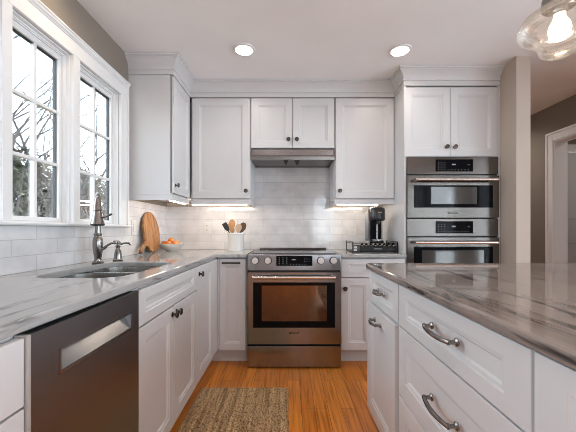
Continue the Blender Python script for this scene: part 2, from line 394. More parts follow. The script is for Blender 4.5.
# rear wall with windows behind the camera
RW = [(.75, 1.5)]
bm = B()
box(bm, WL-.15, .75, REAR-.15, REAR, 0, CEIL); box(bm, 2.37, WR+.12, REAR-.15, REAR, 0, CEIL); box(bm, 1.5, 2.37, REAR-.15, REAR, .4, 2.15)
box(bm, .75, 2.37, REAR-.15, REAR, 0, .4); box(bm, .75, 2.37, REAR-.15, REAR, 2.15, CEIL)
struct('wall_rear', bm, M['beige'])
for i, (a, b) in enumerate(RW):
    wn = bpy.data.objects.new('window_%d' % (4+i), None); COL.objects.link(wn); wn['kind'] = 'structure'
    bm = B(); y0, y1 = REAR-.09, REAR-.05
    box(bm, a, a+.05, y0, y1, .4, 2.15); box(bm, b-.05, b, y0, y1, .4, 2.15); box(bm, a+.05, b-.05, y0, y1, .4, .46); box(bm, a+.05, b-.05, y0, y1, 2.1, 2.15); box(bm, a+.05, b-.05, y0, y1, 1.27, 1.31)
    obj('window_frame', bm, M['trimw'], wn)
    obj('pane', bx(a+.05, b-.05, y0+.015, y0+.02, .46, 2.1), M['glass'], wn)
for i, (a, b) in enumerate([(-2.6, -1.4), (-1.4, -.2), (.3, 1.9)]):  # unseen side windows added to let in more daylight
    wn = bpy.data.objects.new('window_%d' % (6+i), None); COL.objects.link(wn); wn['kind'] = 'structure'
    bm = B(); x0, x1 = WR+.04, WR+.08
    box(bm, x0, x1, a, a+.05, .35, 2.25); box(bm, x0, x1, b-.05, b, .35, 2.25); box(bm, x0, x1, a+.05, b-.05, .35, .41); box(bm, x0, x1, a+.05, b-.05, 2.19, 2.25)
    obj('window_frame', bm, M['trimw'], wn)
    obj('pane', bx(x0+.015, x0+.02, a+.05, b-.05, .41, 2.19), M['glass'], wn)
wn = bpy.data.objects.new('window_9', None); COL.objects.link(wn); wn['kind'] = 'structure'  # unseen window behind the camera, added for cool light on the island
bm = B(); x0, x1 = WL-.07, WL-.03
for a in (-2.6, -1.575, -.55): box(bm, x0, x1, a, a+.05, .6, 2.25)
box(bm, x0, x1, -2.6, -.5, .6, .66); box(bm, x0, x1, -2.6, -.5, 2.19, 2.25)
obj('window_frame', bm, M['trimw'], wn); obj('pane', bx(x0+.015, x0+.02, -2.55, -.55, .66, 2.19), M['glass'], wn)
struct('baseboard_partition', bx(1.76, 1.884, 2.345, 2.36, 0, .12), M['trimw'])
bm = B(); box(bm, WR-.015, WR, 3.345, 4.4, 0, .13)
struct('baseboard_right', bm, M['trimw'])

# casing and jamb of the right opening
bm = B()
box(bm, WR-.02, WR, 3.262, 3.34, 0, 2.15); box(bm, WR-.02, WR, 2.34, 2.42, 0, 2.15); box(bm, WR-.02, WR, 2.42, 3.262, 2.064, 2.15)
box(bm, WR-.03, WR-.02, 3.325, 3.345, 0, 2.155); box(bm, WR-.03, WR-.02, 2.335, 2.355, 0, 2.155); box(bm, WR-.03, WR-.02, 2.355, 3.325, 2.135, 2.155)
struct('trim_2', bm, M['trimw'], bevel=.002)
bm = B()
box(bm, WR-.01, WR+.13, 3.25, 3.262, 0, 2.064); box(bm, WR-.01, WR+.13, 2.42, 2.432, 0, 2.064); box(bm, WR-.01, WR+.13, 2.432, 3.25, 2.052, 2.064)
struct('trim_3', bm, M['trimw'], bevel=.001)
# panelled door in the side room
d = bpy.data.objects.new('door_1', None); COL.objects.link(d); d['kind'] = 'structure'; d.location = (3.17, 3.60, 0)
bm = B(); box(bm, 0, .82, .008, .035, .01, 2.03)
for z0, z1 in ((.2, .86), (.95, 1.15), (1.24, 1.92)):
    for x0, x1 in ((.1, .37), (.45, .72)):
        box(bm, x0, x1, .0, .008, z0, z1)
obj('door_panel', bm, M['doorp'], d, bevel=.004)
obj('door_handle', lathe(B(), [(0, .008), (.03, .008), (.03, 0), (.01, -.01), (.01, -.04), (.026, -.05), (.026, -.07), (0, -.08)], (.76, 0, .95), 'y', 18), M['pewter'], d, smooth=True)
bm = B(); box(bm, 3.08, 3.165, 3.60, 3.618, 0, 2.12); box(bm, 3.995, 4.08, 3.60, 3.618, 0, 2.12); box(bm, 3.165, 3.995, 3.60, 3.618, 2.035, 2.12)
struct('trim_4', bm, M['trimw'], bevel=.002)

# ------------------------------------------------------------------ windows on the left wall
XF = WL+.02     # casing face
casing = B()
box(casing, WL, XF, OY1, 2.303, OZ0+.018, OZ1)                       # right leg
box(casing, WL, XF+.012, 2.297, 2.315, OZ0+.018, OZ1+.11)            # back band
box(casing, WL, XF, OY0-.075, OY0, OZ0+.018, OZ1)
box(casing, WL, XF+.012, OY0-.09, OY0-.072, OZ0+.018, OZ1+.11)
box(casing, WL, XF, OY0-.075, 2.303, OZ1, OZ1+.085)
prism(casing, [(WL, OZ1+.078), (XF+.004, OZ1+.078), (XF+.006, OZ1+.084), (XF+.014, OZ1+.092), (XF+.016, OZ1+.1), (XF+.022, OZ1+.104), (XF+.022, OZ1+.112), (WL, OZ1+.112)], 'y', OY0-.092, 2.317)
MULL = [(1.297, 1.347), (1.731, 1.786)]
for a, b in MULL: box(casing, WL-.078, XF, a, b, OZ0+.018, OZ1)
struct('trim_1', casing, M['trimw'], bevel=.0025)
sill = B(); prism(sill, [(WL-.085, OZ0), (XF+.018, OZ0), (XF+.024, OZ0+.006), (XF+.024, OZ0+.013), (XF+.018, OZ0+.018), (WL-.085, OZ0+.018)], 'y', OY0-.12, 2.34)
so = struct('window_sill', sill, M['trimw'], bevel=.001); so['kind'] = 'structure'
bays = [(MULL[1][1], OY1), (MULL[0][1], MULL[1][0]), (OY0, MULL[0][0])]
GX = -1.285
for i, (a, b) in enumerate(bays):
    wn = bpy.data.objects.new('window_%d' % (i+1), None); COL.objects.link(wn); wn['kind'] = 'structure'; wn.location = (WL, (a+b)/2, OZ0)
    def Lc(x0, x1, y0, y1, z0, z1, bm): return box(bm, x0-WL, x1-WL, y0-(a+b)/2, y1-(a+b)/2, z0-OZ0, z1-OZ0)
    z0, z1 = OZ0+.018, OZ1
    fr = B()   # stepped jamb lining
    for (x0, x1, t) in ((-1.31, WL-.002, .008), (-1.31, WL-.022, .016), (-1.312, -1.262, .022)):
        Lc(x0, x1, a, a+t, z0, z1, fr); Lc(x0, x1, b-t, b, z0, z1, fr); Lc(x0, x1, a+t, b-t, z1-t, z1, fr)
    Lc(-1.312, -1.262, a+.022, b-.022, z0, z0+.006, fr)
    obj('window_frame', fr, M['trimw'], wn, bevel=.001)
    s = B(); ya, yb, za, zb = a+.023, b-.023, z0+.007, z1-.023; st = .022
    Lc(-1.30, -1.268, ya, ya+st, za, zb, s); Lc(-1.30, -1.268, yb-st, yb, za, zb, s); Lc(-1.30, -1.268, ya+st, yb-st, za, za+st, s); Lc(-1.30, -1.268, ya+st, yb-st, zb-st-.008, zb, s)
    sash = obj('sash', s, M['trimw'], wn, bevel=.001)
    g = B(); gt = .0045; yc, yd, zc, zd = ya+st, yb-st, za+st, zb-st-.008
    Lc(-1.299, -1.280, yc, yc+gt, zc, zd, g); Lc(-1.299, -1.280, yd-gt, yd, zc, zd, g); Lc(-1.299, -1.280, yc, yd, zd-gt, zd, g)
    obj('gasket', g, M['gasket'], sash)
    mu = B(); ym = (ya+yb)/2; Lc(-1.296, -1.274, ym-.008, ym+.008, za+st, zb-st-.008, mu)
    for k in (1, 2):
        zz = za+st+(zb-za-2*st-.008)*k/3; Lc(-1.2955, -1.2745, ya+st, yb-st, zz-.008, zz+.008, mu)
    obj('muntins', mu, M['trimw'], sash)
    gl = B(); Lc(-1.287, -1.283, ya+st, yb-st, za+st, zb-st-.008, gl); obj('pane', gl, M['glass'], sash)
    lk = B(); Lc(-1.268, -1.262, b-.04, b-.026, 1.54, 1.60, lk); Lc(-1.262, -1.25, b-.036, b-.030, 1.555, 1.575, lk)
    if i == 2: obj('latch', lk, M['gasket'], wn, bevel=.001)
# tiles
bm = B(); box(bm, WL, WL+.008, -.2, 2.34, .914, OZ0-.001); box(bm, WL, WL+.008, 2.34, 3.102, .914, 1.345)
struct('wall_tile_left', bm, M['tile_left'])
bm = B(); box(bm, WL+.008, -.337, WB-.008, WB, .914, 1.345); box(bm, -.337, .424, WB-.008, WB, .80, 1.745); box(bm, .424, .964, WB-.008, WB, .914, 1.345)
struct('wall_tile_back', bm, M['tile_back'])

# ------------------------------------------------------------------ cabinets
CP = [(0, .004), (.019, .004), (.019, .042), (.027, .043), (.027, .054), (.022, .056), (.022, .062), (.026, .075), (.036, .092), (.050, .108), (.064, .118), (.066, .119), (.066, .127), (.074, .129), (.074, .1435), (0, .1435)]
def crown(parent, path, origin):
    """path: plan polyline (world), outward to the right of travel; mitred"""
    bm = B(); n = len(path); secs = []
    ox, oy, oz = origin; rz = parent.rotation_euler.z
    inv = (Matrix.Translation(origin) @ Matrix.Rotation(rz, 4, 'Z')).inverted()
    for i, p in enumerate(path):
        def nrm(a, b):
            dx, dy = b[0]-a[0], b[1]-a[1]; l = math.hypot(dx, dy); return (dy/l, -dx/l)
        if i == 0: nx, ny = nrm(path[0], path[1])
        elif i == n-1: nx, ny = nrm(path[-2], path[-1])
        else:
            a = nrm(path[i-1], p); b = nrm(p, path[i+1]); nx, ny = a[0]+b[0], a[1]+b[1]; k = 1/(1+a[0]*b[0]+a[1]*b[1]); nx *= k; ny *= k
        secs.append([bm.verts.new(inv @ Vector((p[0]+nx*o, p[1]+ny*o, 2.31+h))) for o, h in CP])
    m = len(CP)
    for a, b in zip(secs, secs[1:]):
        for k in range(m): bm.faces.new((a[k], b[k], b[(k+1) % m], a[(k+1) % m]))
    bm.faces.new(secs[0]); bm.faces.new(secs[-1])
    return obj('crown_moulding', bm, M['cab'], parent)

GB = 'white framed base cabinets'; GU = 'white framed wall cabinets'; GI = 'white cabinets of the island'
ZT = .884
def base_cab(name, label, loc, rz, w, depth=.62, toe=.1, group=None, z0=.115, sidetoe=True):
    t = thing(name, label, 'cabinet', loc, rz, group)
    obj('body', bx(.001, w-.001, .028, depth, z0, ZT-.001), M['cab'], t)
    obj('toe_kick', bx(.001, w-.001, .09, depth-.02, 0, z0), M['cab'], t)
    return t
def door(t, x0, x1, z0, z1, sx=.06, sz=.06, y=0, kn=None, name='door', rec=.011):
    bm = panel_front(x0, x1, z0, z1, sx, sz, .02, y, rec)
    o = obj(name, bm, M['cab'], t)
    if kn: knob(o, kn[0], kn[1], y)
    return o

# left run, fronts face +x
FX = -.575
R90 = PI/2
t = base_cab('drawer_cabinet', 'white slab-front drawer cabinet at the near end of the sink counter, left of the dishwasher', (FX, .208, 0), R90, .462)
for z0, z1 in ((.726, .874), (.43, .72), (.13, .424)):
    dr = obj('drawer', bx(.003, .457, 0, .02, z0, z1), M['cab'], t, bevel=.0015); pull(dr, .18, (z0+z1)/2, .12)
# dishwasher
t = thing('dishwasher', 'dark stainless dishwasher with a pocket handle under the sink counter', 'dishwasher', (FX, .665, 0), R90)
obj('body', bx(.01, .494, .04, .58, .1, .872), M['grey'], t)
W = .499
fr = B(); hx0, hx1, hz0, hz1 = .098, .438, .756, .808
box(fr, .009, hx0, -.006, .025, .13, .879); box(fr, hx1, W-.002, -.006, .025, .13, .879); box(fr, hx0, hx1, -.006, .025, .13, hz0); box(fr, hx0, hx1, -.006, .025, hz1, .879)
box(fr, hx0, hx1, .018, .025, hz0, hz1)
M['dwsteel'] = brushed('dishwasher_stainless', (.25, .245, .25), 'x', .30)
dw = obj('door', fr, M['dwsteel'], t)
rm = B(); r_ = .006
box(rm, hx0-r_, hx1+r_, -.0085, -.006, hz1, hz1+r_); box(rm, hx0-r_, hx1+r_, -.0085, -.006, hz0-r_, hz0); box(rm, hx0-r_, hx0, -.0085, -.006, hz0, hz1); box(rm, hx1, hx1+r_, -.0085, -.006, hz0, hz1)
prism(rm, [(-.0075, hz1), (.017, hz1-.004), (.017, hz0), (.012, hz0), (-.004, hz0+.05)], 'x', hx0, hx1) if False else None
prism(rm, [(.0178, hz1-.006), (.0178, hz0+.001), (-.005, hz0+.001)], 'x', hx0+.001, hx1-.001)
obj('pocket_handle', rm, M['steel'], dw)
obj('side_edge', bx(.002, .009, -.0068, .025, .13, .879), mat('dishwasher_edge', (.62, .60, .58), .45, .6), dw)
obj('toe_panel', bx(.008, .494, .07, .08, .0, .12), M['blackmatte'], t)

t = base_cab('sink_cabinet', 'wide white sink base cabinet with two doors under a false drawer front', (FX, 1.168, 0), R90, .757)
# open top for the bowls: swap the body for panels
for c in list(t.children):
    if c.name.startswith('body'): bpy.data.objects.remove(c)
bm = B(); box(bm, .001, .02, .028, .62, .115, ZT-.001); box(bm, .737, .756, .028, .62, .115, ZT-.001); box(bm, .02, .737, .028, .62, .115, .133); box(bm, .02, .737, .605, .62, .133, ZT-.001); box(bm, .02, .737, .028, .045, .133, ZT-.001)
obj('body', bm, M['cab'], t)
obj('false_drawer_front', panel_front(.004, .753, .734, .874, .06, .042), M['cab'], t)
door(t, .004, .3755, .13, .726, kn=(.349, .69)); door(t, .3815, .753, .13, .728, kn=(.405, .69))
t = base_cab('corner_cabinet', 'white full-height single-door base cabinet in the corner past the sink', (FX, 1.927, 0), R90, 1.175)
door(t, .004, .405, .13, .874, kn=(.05, .825))
obj('filler_strip', bx(.409, .573, .003, .03, .13, .874), M['cab'], t)
# back run
t = base_cab('pull_out_cabinet', 'narrow white pull-out base cabinet left of the range', (-.574, 2.5, 0), 0, .235, .585)
obj('filler_strip', bx(-.003, .009, .004, .03, .13, .874), M['cab'], t)
obj('toe_return', bx(-.085, .0, .09, .105, 0, .115), M['cab'], t)
dd = door(t, .012, .226, .125, .874, .042, .055); bar_pull(dd, .112, .842, .15)
t = base_cab('drawer_base_cabinet', 'white base cabinet right of the range with one drawer above doors', (.432, 2.5, 0), 0, .532, .6)
dd = obj('drawer', panel_front(.005, .527, .722, .872, .06, .042), M['cab'], t); bar_pull(dd, .27, .797, .13)
door(t, .005, .264, .125, .716, kn=(.034, .632)); door(t, .267, .527, .125, .716, kn=(.498, .632))
# island, fronts face -x
IX = .478
def isl(name, label, y1, w): return base_cab(name, label, (IX, y1, 0), -R90, w, 1.1, group=None, z0=.1)
t = isl('island_cabinet', 'narrow white island cabinet at its range end, small drawer above a slightly open pull-out', 1.79, .467)
dd = obj('drawer', panel_front(.003, .463, .702, .874, .06, .042), M['cab'], t); pull(dd, .232, .79, .1)
dd = obj('pull_out_door', panel_front(.003, .463, .085, .694, .07, .07, .034, -.014), M['cab'], t); pull(dd, .215, .632, .1, -.014)
t = isl('island_cabinet', 'wide white island cabinet holding a stack of three arched-handle drawers', 1.321, .723)
for z0, z1 in ((.702, .874), (.405, .696), (.105, .399)):
    dd = obj('drawer', panel_front(.003, .72, z0, z1, .075, .045 if z0 > .7 else .075), M['cab'], t); pull(dd, .385, (z0+z1)/2 + .005, .15)
t = isl('island_cabinet', 'white island cabinet nearest the camera with a full-height panelled door', .596, .6)
door(t, .003, .597, .105, .874, .07, .045, kn=(.04, .6))

# wall cabinets
UZ0, UZ1 = 1.392, 2.31
def wall_cab(label, loc, rz, w, z0, depth=.345):
    t = thing('wall_cabinet', label, 'cabinet', (loc[0], loc[1], z0), rz, None)
    return t
def ubody(t, x0, x1, y0, y1, h, rail=True):
    obj('body', bx(x0, x1, y0, y1, 0, h), M['cab'], t)
# left wall
t = wall_cab('white cabinet hung beside the window, its plain side facing the sink', (-.885, 2.36), R90, .75, UZ0)
obj('body', bx(0, .745, .03, .349, 0, UZ1-UZ0), M['cab'], t)
bm = B(); box(bm, 0, .41, .012, .024, -.05, 0); box(bm, 0, .012, .024, .349, -.05, 0); box(bm, -.003, .41, .009, .349, -.006, .0); obj('light_rail', bm, M['cab'], t, bevel=.002)
dd = door(t, .012, .392, .004, .912, kn=(.04, .07))
crown(t, [(-1.235, 2.379), (-.905, 2.379), (-.905, 2.783)], (-.885, 2.36, UZ0))
bm = bx(.04, .37, .03, .05, -.053, -.042); obj('led_strip', bm, M['strip'], t)
# back left
t = wall_cab('tall white single-door wall cabinet between the corner and the hood', (-.88, 2.765), 0, .54, UZ0)
obj('body', bx(-.005, .542, .03, .343, 0, UZ1-UZ0), M['cab'], t)
bm = B(); box(bm, .0, .542, .012, .024, -.05, 0); box(bm, .53, .542, .024, .343, -.05, 0); box(bm, .0, .545, .009, .343, -.006, 0); obj('light_rail', bm, M['cab'], t, bevel=.002)
door(t, .012, .535, .004, .912, .062, .06, kn=(.50, .072))
crown(t, [(-.905, 2.783), (-.338, 2.783)], (-.88, 2.765, UZ0))
obj('led_strip', bx(-.0, .50, .04, .06, -.054, -.042), M['strip'], t)
# over hood
t = wall_cab('short white two-door wall cabinet above the range hood', (-.338, 2.765), 0, .762, 1.85)
obj('body', bx(.001, .761, .03, .343, 0, UZ1-1.85), M['cab'], t)
door(t, .004, .378, .004, .454, .06, .06, kn=(.343, .078)); door(t, .384, .757, .004, .454, .06, .06, kn=(.418, .078))
crown(t, [(-.338, 2.783), (.424, 2.783)], (-.338, 2.765, 1.85))
# back right
t = wall_cab('tall white single-door wall cabinet between the hood and the ovens', (.424, 2.765), 0, .54, UZ0)
obj('body', bx(.0, .540, .03, .343, 0, UZ1-UZ0), M['cab'], t)
bm = B(); box(bm, 0, .54, .012, .024, -.05, 0); box(bm, 0, .012, .024, .343, -.05, 0); box(bm, -.003, .54, .009, .343, -.006, 0); obj('light_rail', bm, M['cab'], t, bevel=.002)
door(t, .008, .535, .004, .912, .062, .06, kn=(.045, .072))
crown(t, [(.424, 2.783), (.965, 2.783)], (.424, 2.765, UZ0))
obj('led_strip', bx(.03, .40, .04, .06, -.054, -.042), M['strip'], t)
# oven tower
TX0, TX1, TY = .966, 1.766, 2.54
t = thing('oven_tower_cabinet', 'tall white cabinet tower holding the two built-in ovens', 'cabinet', (TX0, TY, 0))
tw = TX1-TX0
bm = B(); box(bm, 0, .02, .002, .562, .0, 2.31); box(bm, tw-.02, tw-.001, .002, .562, 0, 2.31); box(bm, .02, tw-.02, .55, .562, 0, 2.31); box(bm, .02, tw-.02, .02, .55, 2.29, 2.31)
box(bm, .02, tw-.02, .02, .55, 1.717, 1.735); box(bm, .02, tw-.02, .02, .55, .5, .52); box(bm, .02, tw-.02, .075, .09, 0, .1); box(bm, 0.02, tw-.02, .02, .55, .1, .115)
obj('body', bm, M['cab'], t)
door(t, .004, .3825, 1.722, 2.297, .058, .06, 0, kn=(.352, 1.80)); door(t, .388, tw-.022, 1.722, 2.297, .058, .06, 0, kn=(.42, 1.80))
dd = obj('drawer', panel_front(.022, tw-.022, .12, .49, .06, .06), M['cab'], t); pull(dd, .38, .38, .12)
crown(t, [(TX0+.019, 2.783), (TX0+.019, TY+.019), (TX1, TY+.019)], (TX0, TY, 0))

# ------------------------------------------------------------------ worktops
def slab(name, outer, hole, m, label, z0=ZT, z1=.914, bevel=.006):
    bm = B(); es = []
    for loop in ([outer] + ([hole] if hole else [])):
        vs = [bm.verts.new((x, y, z1)) for x, y in loop]
        es += [bm.edges.new((vs[i], vs[(i+1) % len(vs)])) for i in range(len(vs))]
    bmesh.ops.triangle_fill(bm, edges=es, use_beauty=True, use_dissolve=False)
    r = bmesh.ops.extrude_face_region(bm, geom=bm.faces[:])
    for v in r['geom']:
        if isinstance(v, bmesh.types.BMVert): v.co.z = z0
    return tag(obj(name, bm, m, bevel=bevel, seg=3), label, 'countertop')
def rrect(x0, x1, y0, y1, r, n=8):
    out = []
    for cx, cy, a0 in ((x1-r, y1-r, 0), (x0+r, y1-r, PI/2), (x0+r, y0+r, PI), (x1-r, y0+r, 1.5*PI)):
        for k in range(n+1):
            a = a0+PI/2*k/n; out.append((cx+r*math.cos(a), cy+r*math.sin(a)))
    return out
SX0, SX1, SY0, SY1 = -1.085, -.695, 1.25, 1.885
slab('countertop', [(-1.226, .18), (-.582, .18), (-.582, 2.474), (-.333, 2.474), (-.333, 3.101), (-1.226, 3.101)], rrect(SX0, SX1, SY0, SY1, .10), M['stone_left'], 'L-shaped grey-veined stone countertop around the sink')
slab('countertop', [(.432, 2.474), (.963, 2.474), (.963, 3.101), (.432, 3.101)], None, M['stone_left'], 'short stone countertop right of the range, under the coffee machine')
slab('countertop', [(.474, 1.815)] + [(.472+.015*math.cos(a), 1.80+.015*math.sin(a)) for a in ()] + [(.457, 1.795), (.457, -.05), (1.98, -.05), (1.98, 1.815)], None, M['stone_isl'], 'large brown-veined polished stone island top', bevel=.009)

# sink
t = thing('kitchen_sink', 'stainless undermount double-bowl sink set in the left counter', 'sink', ((SX0+SX1)/2, (SY0+SY1)/2, .70))
def bowl_mesh(x0, x1, y0, y1, r, ztop, zbot):
    bm = B(); L = []
    for rr_, zz, ins in ((r+.012, ztop, -.012), (r, ztop, 0), (r, zbot+.02, .006), (r*.8, zbot, .03)):
        L.append([bm.verts.new((x, y, zz)) for x, y in rrect(x0+ins, x1-ins, y0+ins, y1-ins, max(.01, rr_))])
    for a, b in zip(L, L[1:]):
        for k in range(len(a)): bm.faces.new((a[k], a[(k+1) % len(a)], b[(k+1) % len(a)], b[k]))
    bm.faces.new(L[-1]); return bm
cx, cy = (SX0+SX1)/2, (SY0+SY1)/2
hx, hy = (SX1-SX0)/2+.003, (SY1-SY0)/2+.003
for y0, y1 in ((-hy, .03), (.05, hy)):
    bo = obj('bowl', bowl_mesh(-hx, hx, y0, y1, .1, .1838, .01), M['sink'], t, smooth=True)
    s_ = bo.modifiers.new('solid', 'SOLIDIFY'); s_.thickness = .0015; s_.offset = 1
    obj('drain', lathe(B(), [(0, .012), (.04, .012), (.042, .015), (.045, .0125), (.045, .008), (0, .008)], (0, (y0+y1)/2, 0), 'z', 20), M['chrome'], bo, smooth=True)

# faucet
fx, fy = -1.122, 1.80
t = thing('kitchen_faucet', 'tall pewter pull-down faucet standing behind the sink', 'faucet', (fx, fy, .914))
obj('base', lathe(B(), [(0, 0), (.031, 0), (.032, .005), (.029, .009), (.026, .014), (0, .014)], seg=28), M['faucet'], t, smooth=True)
obj('body', lathe(B(), [(.024, .014), (.019, .02), (.0185, .03), (.022, .05), (.0265, .085), (.028, .115), (.0265, .14), (.022, .155), (.019, .162), (.022, .167), (.022, .173), (.0165, .178), (.015, .20), (.0145, .24), (0, .242)], seg=28), M['faucet'], t, smooth=True)
dirv = Vector((.52, -.85, 0)).normalized()
sp = B(); pts = []
R_ = .068
for i in range(8): pts.append(Vector((0, 0, .20+.12*i/7)))
for i in range(1, 17):
    a = PI*i/16*.97; pts.append(Vector((0, 0, .32)) + dirv*(R_-R_*math.cos(a)) + Vector((0, 0, R_*math.sin(a)*1.15)))
tube(sp, pts, .0125, 14); obj('spout', sp, M['faucet'], t, smooth=True)
hd = pts[-1]
o_ = obj('spray_head', lathe(B(), [(0, .052), (.010, .048), (.0155, .035), (.0195, .0), (.022, -.02), (.0235, -.024), (.021, -.028), (.0215, -.034), (.026, -.058), (.032, -.084), (.0345, -.098), (0, -.098)], tuple(hd), seg=28), M['faucet'], t, smooth=True)
obj('nozzle_ring', lathe(B(), [(.0, -.108), (.030, -.108), (.035, -.103), (.035, -.098), (0, -.098)], tuple(hd), seg=28), M['blackmatte'], o_, smooth=True)
tr = B(); p0 = hd+Vector((.018, -.0, -.068)); tube(tr, [p0, p0+Vector((.03, 0, .012)), p0+Vector((.046, 0, .02)), p0+Vector((.06, .0, .024))], [.004, .0038, .007, .005], 10); obj('spray_button', tr, M['pulldark'], o_, smooth=True)
h = B(); tube(h, [(.018, 0, .085), (.04, 0, .09), (.06, -.01, .105), (.085, -.012, .118), (.108, -.014, .124)], [.011, .009, .006, .0065, .0055], 12)
lathe(h, [(0, -.012), (.012, -.01), (.0145, 0), (.012, .01), (0, .012)], (.112, -.014, .124), 'z', 14)
obj('lever_handle', h, M['faucet'], t, smooth=True)
t = thing('soap_dispenser', 'small pewter soap pump to the right of the faucet', 'soap dispenser', (-1.09, 1.955, .914)); t.scale = (1.2, 1.2, 1.15)
obj('body', lathe(B(), [(0, 0), (.024, 0), (.025, .005), (.021, .009), (.0195, .03), (.015, .055), (.009, .07), (.012, .076), (.012, .082), (.007, .086), (.007, .095), (0, .095)], seg=24), M['faucet'], t, smooth=True)
h = B(); tube(h, [(-.012, 0, .1), (.0, 0, .103), (.02, -.002, .093), (.045, -.006, .1), (.062, -.008, .098), (.07, -.008, .088)], [.008, .010, .0065, .0055, .0055, .004], 12); obj('pump_spout', h, M['faucet'], t, smooth=True)

# ------------------------------------------------------------------ range
RX0, RX1 = -.329, .428
RW_ = RX1-RX0; RY = 2.45
t = thing('range', 'stainless slide-in range with four front knobs below the hood', 'range', (RX0, RY, 0))
obj('body', bx(.004, RW_-.004, .03, .60, .02, .895), M['grey'], t)
bm = B(); box(bm, .003, RW_-.003, .024, .64, .895, .912); obj('cooktop_frame', bm, M['steel'], t, bevel=.003)
ct = obj('glass_cooktop', bx(.03, RW_-.03, .06, .60, .912, .917), M['blackglass'], t, bevel=.002)
bn = B()
for (x_, y_, r_) in ((.2, .19, .1), (.2, .44, .075), (.55, .19, .085), (.55, .44, .1), (.375, .47, .06)): lathe(bn, [(r_-.002, .9171), (r_, .9174), (r_+.002, .9171)], (x_, y_, 0), 'z', 40, close=False)
obj('burner_rings', bn, M['grey'], ct)
bm = B(); prism(bm, [(.625, .912), (.612, .915), (.605, .926), (.612, .932), (.641, .932), (.641, .912)], 'x', .045, RW_-.045); obj('rear_trim', bm, M['steeldark'], t, bevel=.001)
bm = B(); prism(bm, [(.0, .785), (.028, .785), (.028, .913), (.012, .913), (.006, .908)], 'x', .003, RW_-.003)
cp = obj('control_panel', bm, M['steel'], t, bevel=.002)
mk = bx(.235, .525, -.0005, .006, .822, .902)
for r_ in range(4):
    for c_ in range(3): box(mk, .255+c_*.03, .263+c_*.03, -.0009, -.0004, .836+r_*.016, .840+r_*.016)
for c_ in range(6): box(mk, .345+c_*.024, .353+c_*.024, -.0009, -.0004, .833, .837)
for c_ in range(3):
    for r_ in range(3): box(mk, .46+c_*.018, .464+c_*.018, -.0009, -.0004, .855+r_*.014, .858+r_*.014)
box(mk, .36, .39, -.0009, -.0004, .868, .875)
for i_, f in enumerate(mk.faces): f.material_index = int(i_ > 5)
obj('display', mk, [M['blackglass'], M['marks']], cp)
for xx in (.066, .168, .592, .693):
    k_ = obj('knob', lathe(B(), [(0, .006), (.026, .006), (.026, -.006), (.0265, -.008), (.0255, -.028), (.0235, -.032), (0, -.032)], (xx, 0, .865), 'y', 28), M['knobsteel'], cp, smooth=True)
    obj('bezel', lathe(B(), [(.026, .004), (.031, .004), (.0315, -.002), (.0295, -.004), (.026, -.004)], (xx, 0, .865), 'y', 28, close=False), M['blackmatte'], k_, smooth=True)
    obj('pointer', bx(xx-.0045, xx+.0045, -.038, -.031, .843, .889), M['knobsteel'], k_, bevel=.001)
# door
DZ0, DZ1 = .195, .77
obj('door_gap', bx(.006, RW_-.006, .012, .03, .18, .785), M['blackmatte'], t)
wx0, wx1, wz0, wz1 = .05, .705, .327, .690
bm = B(); y0, y1 = -.006, .024
box(bm, .004, wx0, y0, y1, DZ0, DZ1); box(bm, wx1, RW_-.004, y0, y1, DZ0, DZ1); box(bm, wx0, wx1, y0, y1, DZ0, wz0); box(bm, wx0, wx1, y0, y1, wz1, DZ1)
od = obj('oven_door', bm, M['steel'], t)
gx0, gx1, gz0, gz1 = .118, .640, .378, .665
bm = B(); box(bm, wx0, gx0, y0-.001, .01, wz0, wz1); box(bm, gx1, wx1, y0-.001, .01, wz0, wz1); box(bm, gx0, gx1, y0-.001, .01, wz0, gz0); box(bm, gx0, gx1, y0-.001, .01, gz1, wz1)
obj('window_border', bm, M['blackglass'], od)
M['ovenglass'] = mat('bronze_oven_glass', (.15, .10, .065), .03, .8, .4)
obj('oven_window', bx(gx0, gx1, -.0045, .01, gz0, gz1), M['ovenglass'], od)
def oven_handle(par, xa, xb, z, y, r=.0125):
    bm = B(); tube(bm, [(xa, y-.05, z), (xb, y-.05, z)], r, 18)
    for s_ in (xa+.02, xb-.02): box(bm, s_-.012, s_+.012, y-.052, y, z-.009, z+.009)
    return obj('handle', bm, M['nickel2'], par, smooth=True)
M['nickel2'] = brushed('satin_steel_handle', (.66, .58, .53), 'x', .22, .05)
oven_handle(od, .05, RW_-.055, .735, y0)
text('BOSCH', .024, M['blackmatte'], od, (.378, -.0065, .285))
obj('storage_drawer', bx(.004, RW_-.004, -.008, .024, .012, .178), M['steel'], t, bevel=.002)
for xx in (.05, RW_-.05):
    for yy in (.08, .56): obj('foot', lathe(B(), [(0, 0), (.018, 0), (.018, .02), (0, .02)], (xx, yy, 0), 'z', 14), M['blackmatte'], t)

# hood
t = thing('range_hood', 'slim stainless under-cabinet range hood', 'range hood', (-.336, 2.76, 1.745))
HW = .758
bm = B(); prism(bm, [(0, .03), (0, .1), (.34, .1), (.34, .0), (.325, .0), (.325, .012), (.012, .012), (.012, 0), (.004, 0)], 'x', 0, HW)
hood = obj('body', bm, M['steeldark'], t, bevel=.0015)
obj('front_band', bx(.012, HW-.012, -.004, 0, .038, .09), M['steel'], hood, bevel=.001)
fl = bx(.03, HW-.03, .02, .32, .005, .0115); obj('filter', fl, M['steeldark'], t)
for xa in (0, HW-.012): obj('end_cap', bx(xa, xa+.012, .012, .325, 0, .012), M['steel'], t)
for xx in (.318, .42):
    obj('black_wedge', prism(B(), [(xx-.022, .004), (xx+.022, .004), (xx+.006, -.034), (xx-.006, -.034)], 'y', .03, .05), M['blackmatte'], t)  # small black wedges hanging under the hood
text('BOSCH', .014, M['grey'], hood, (.379, -.0045, .064))

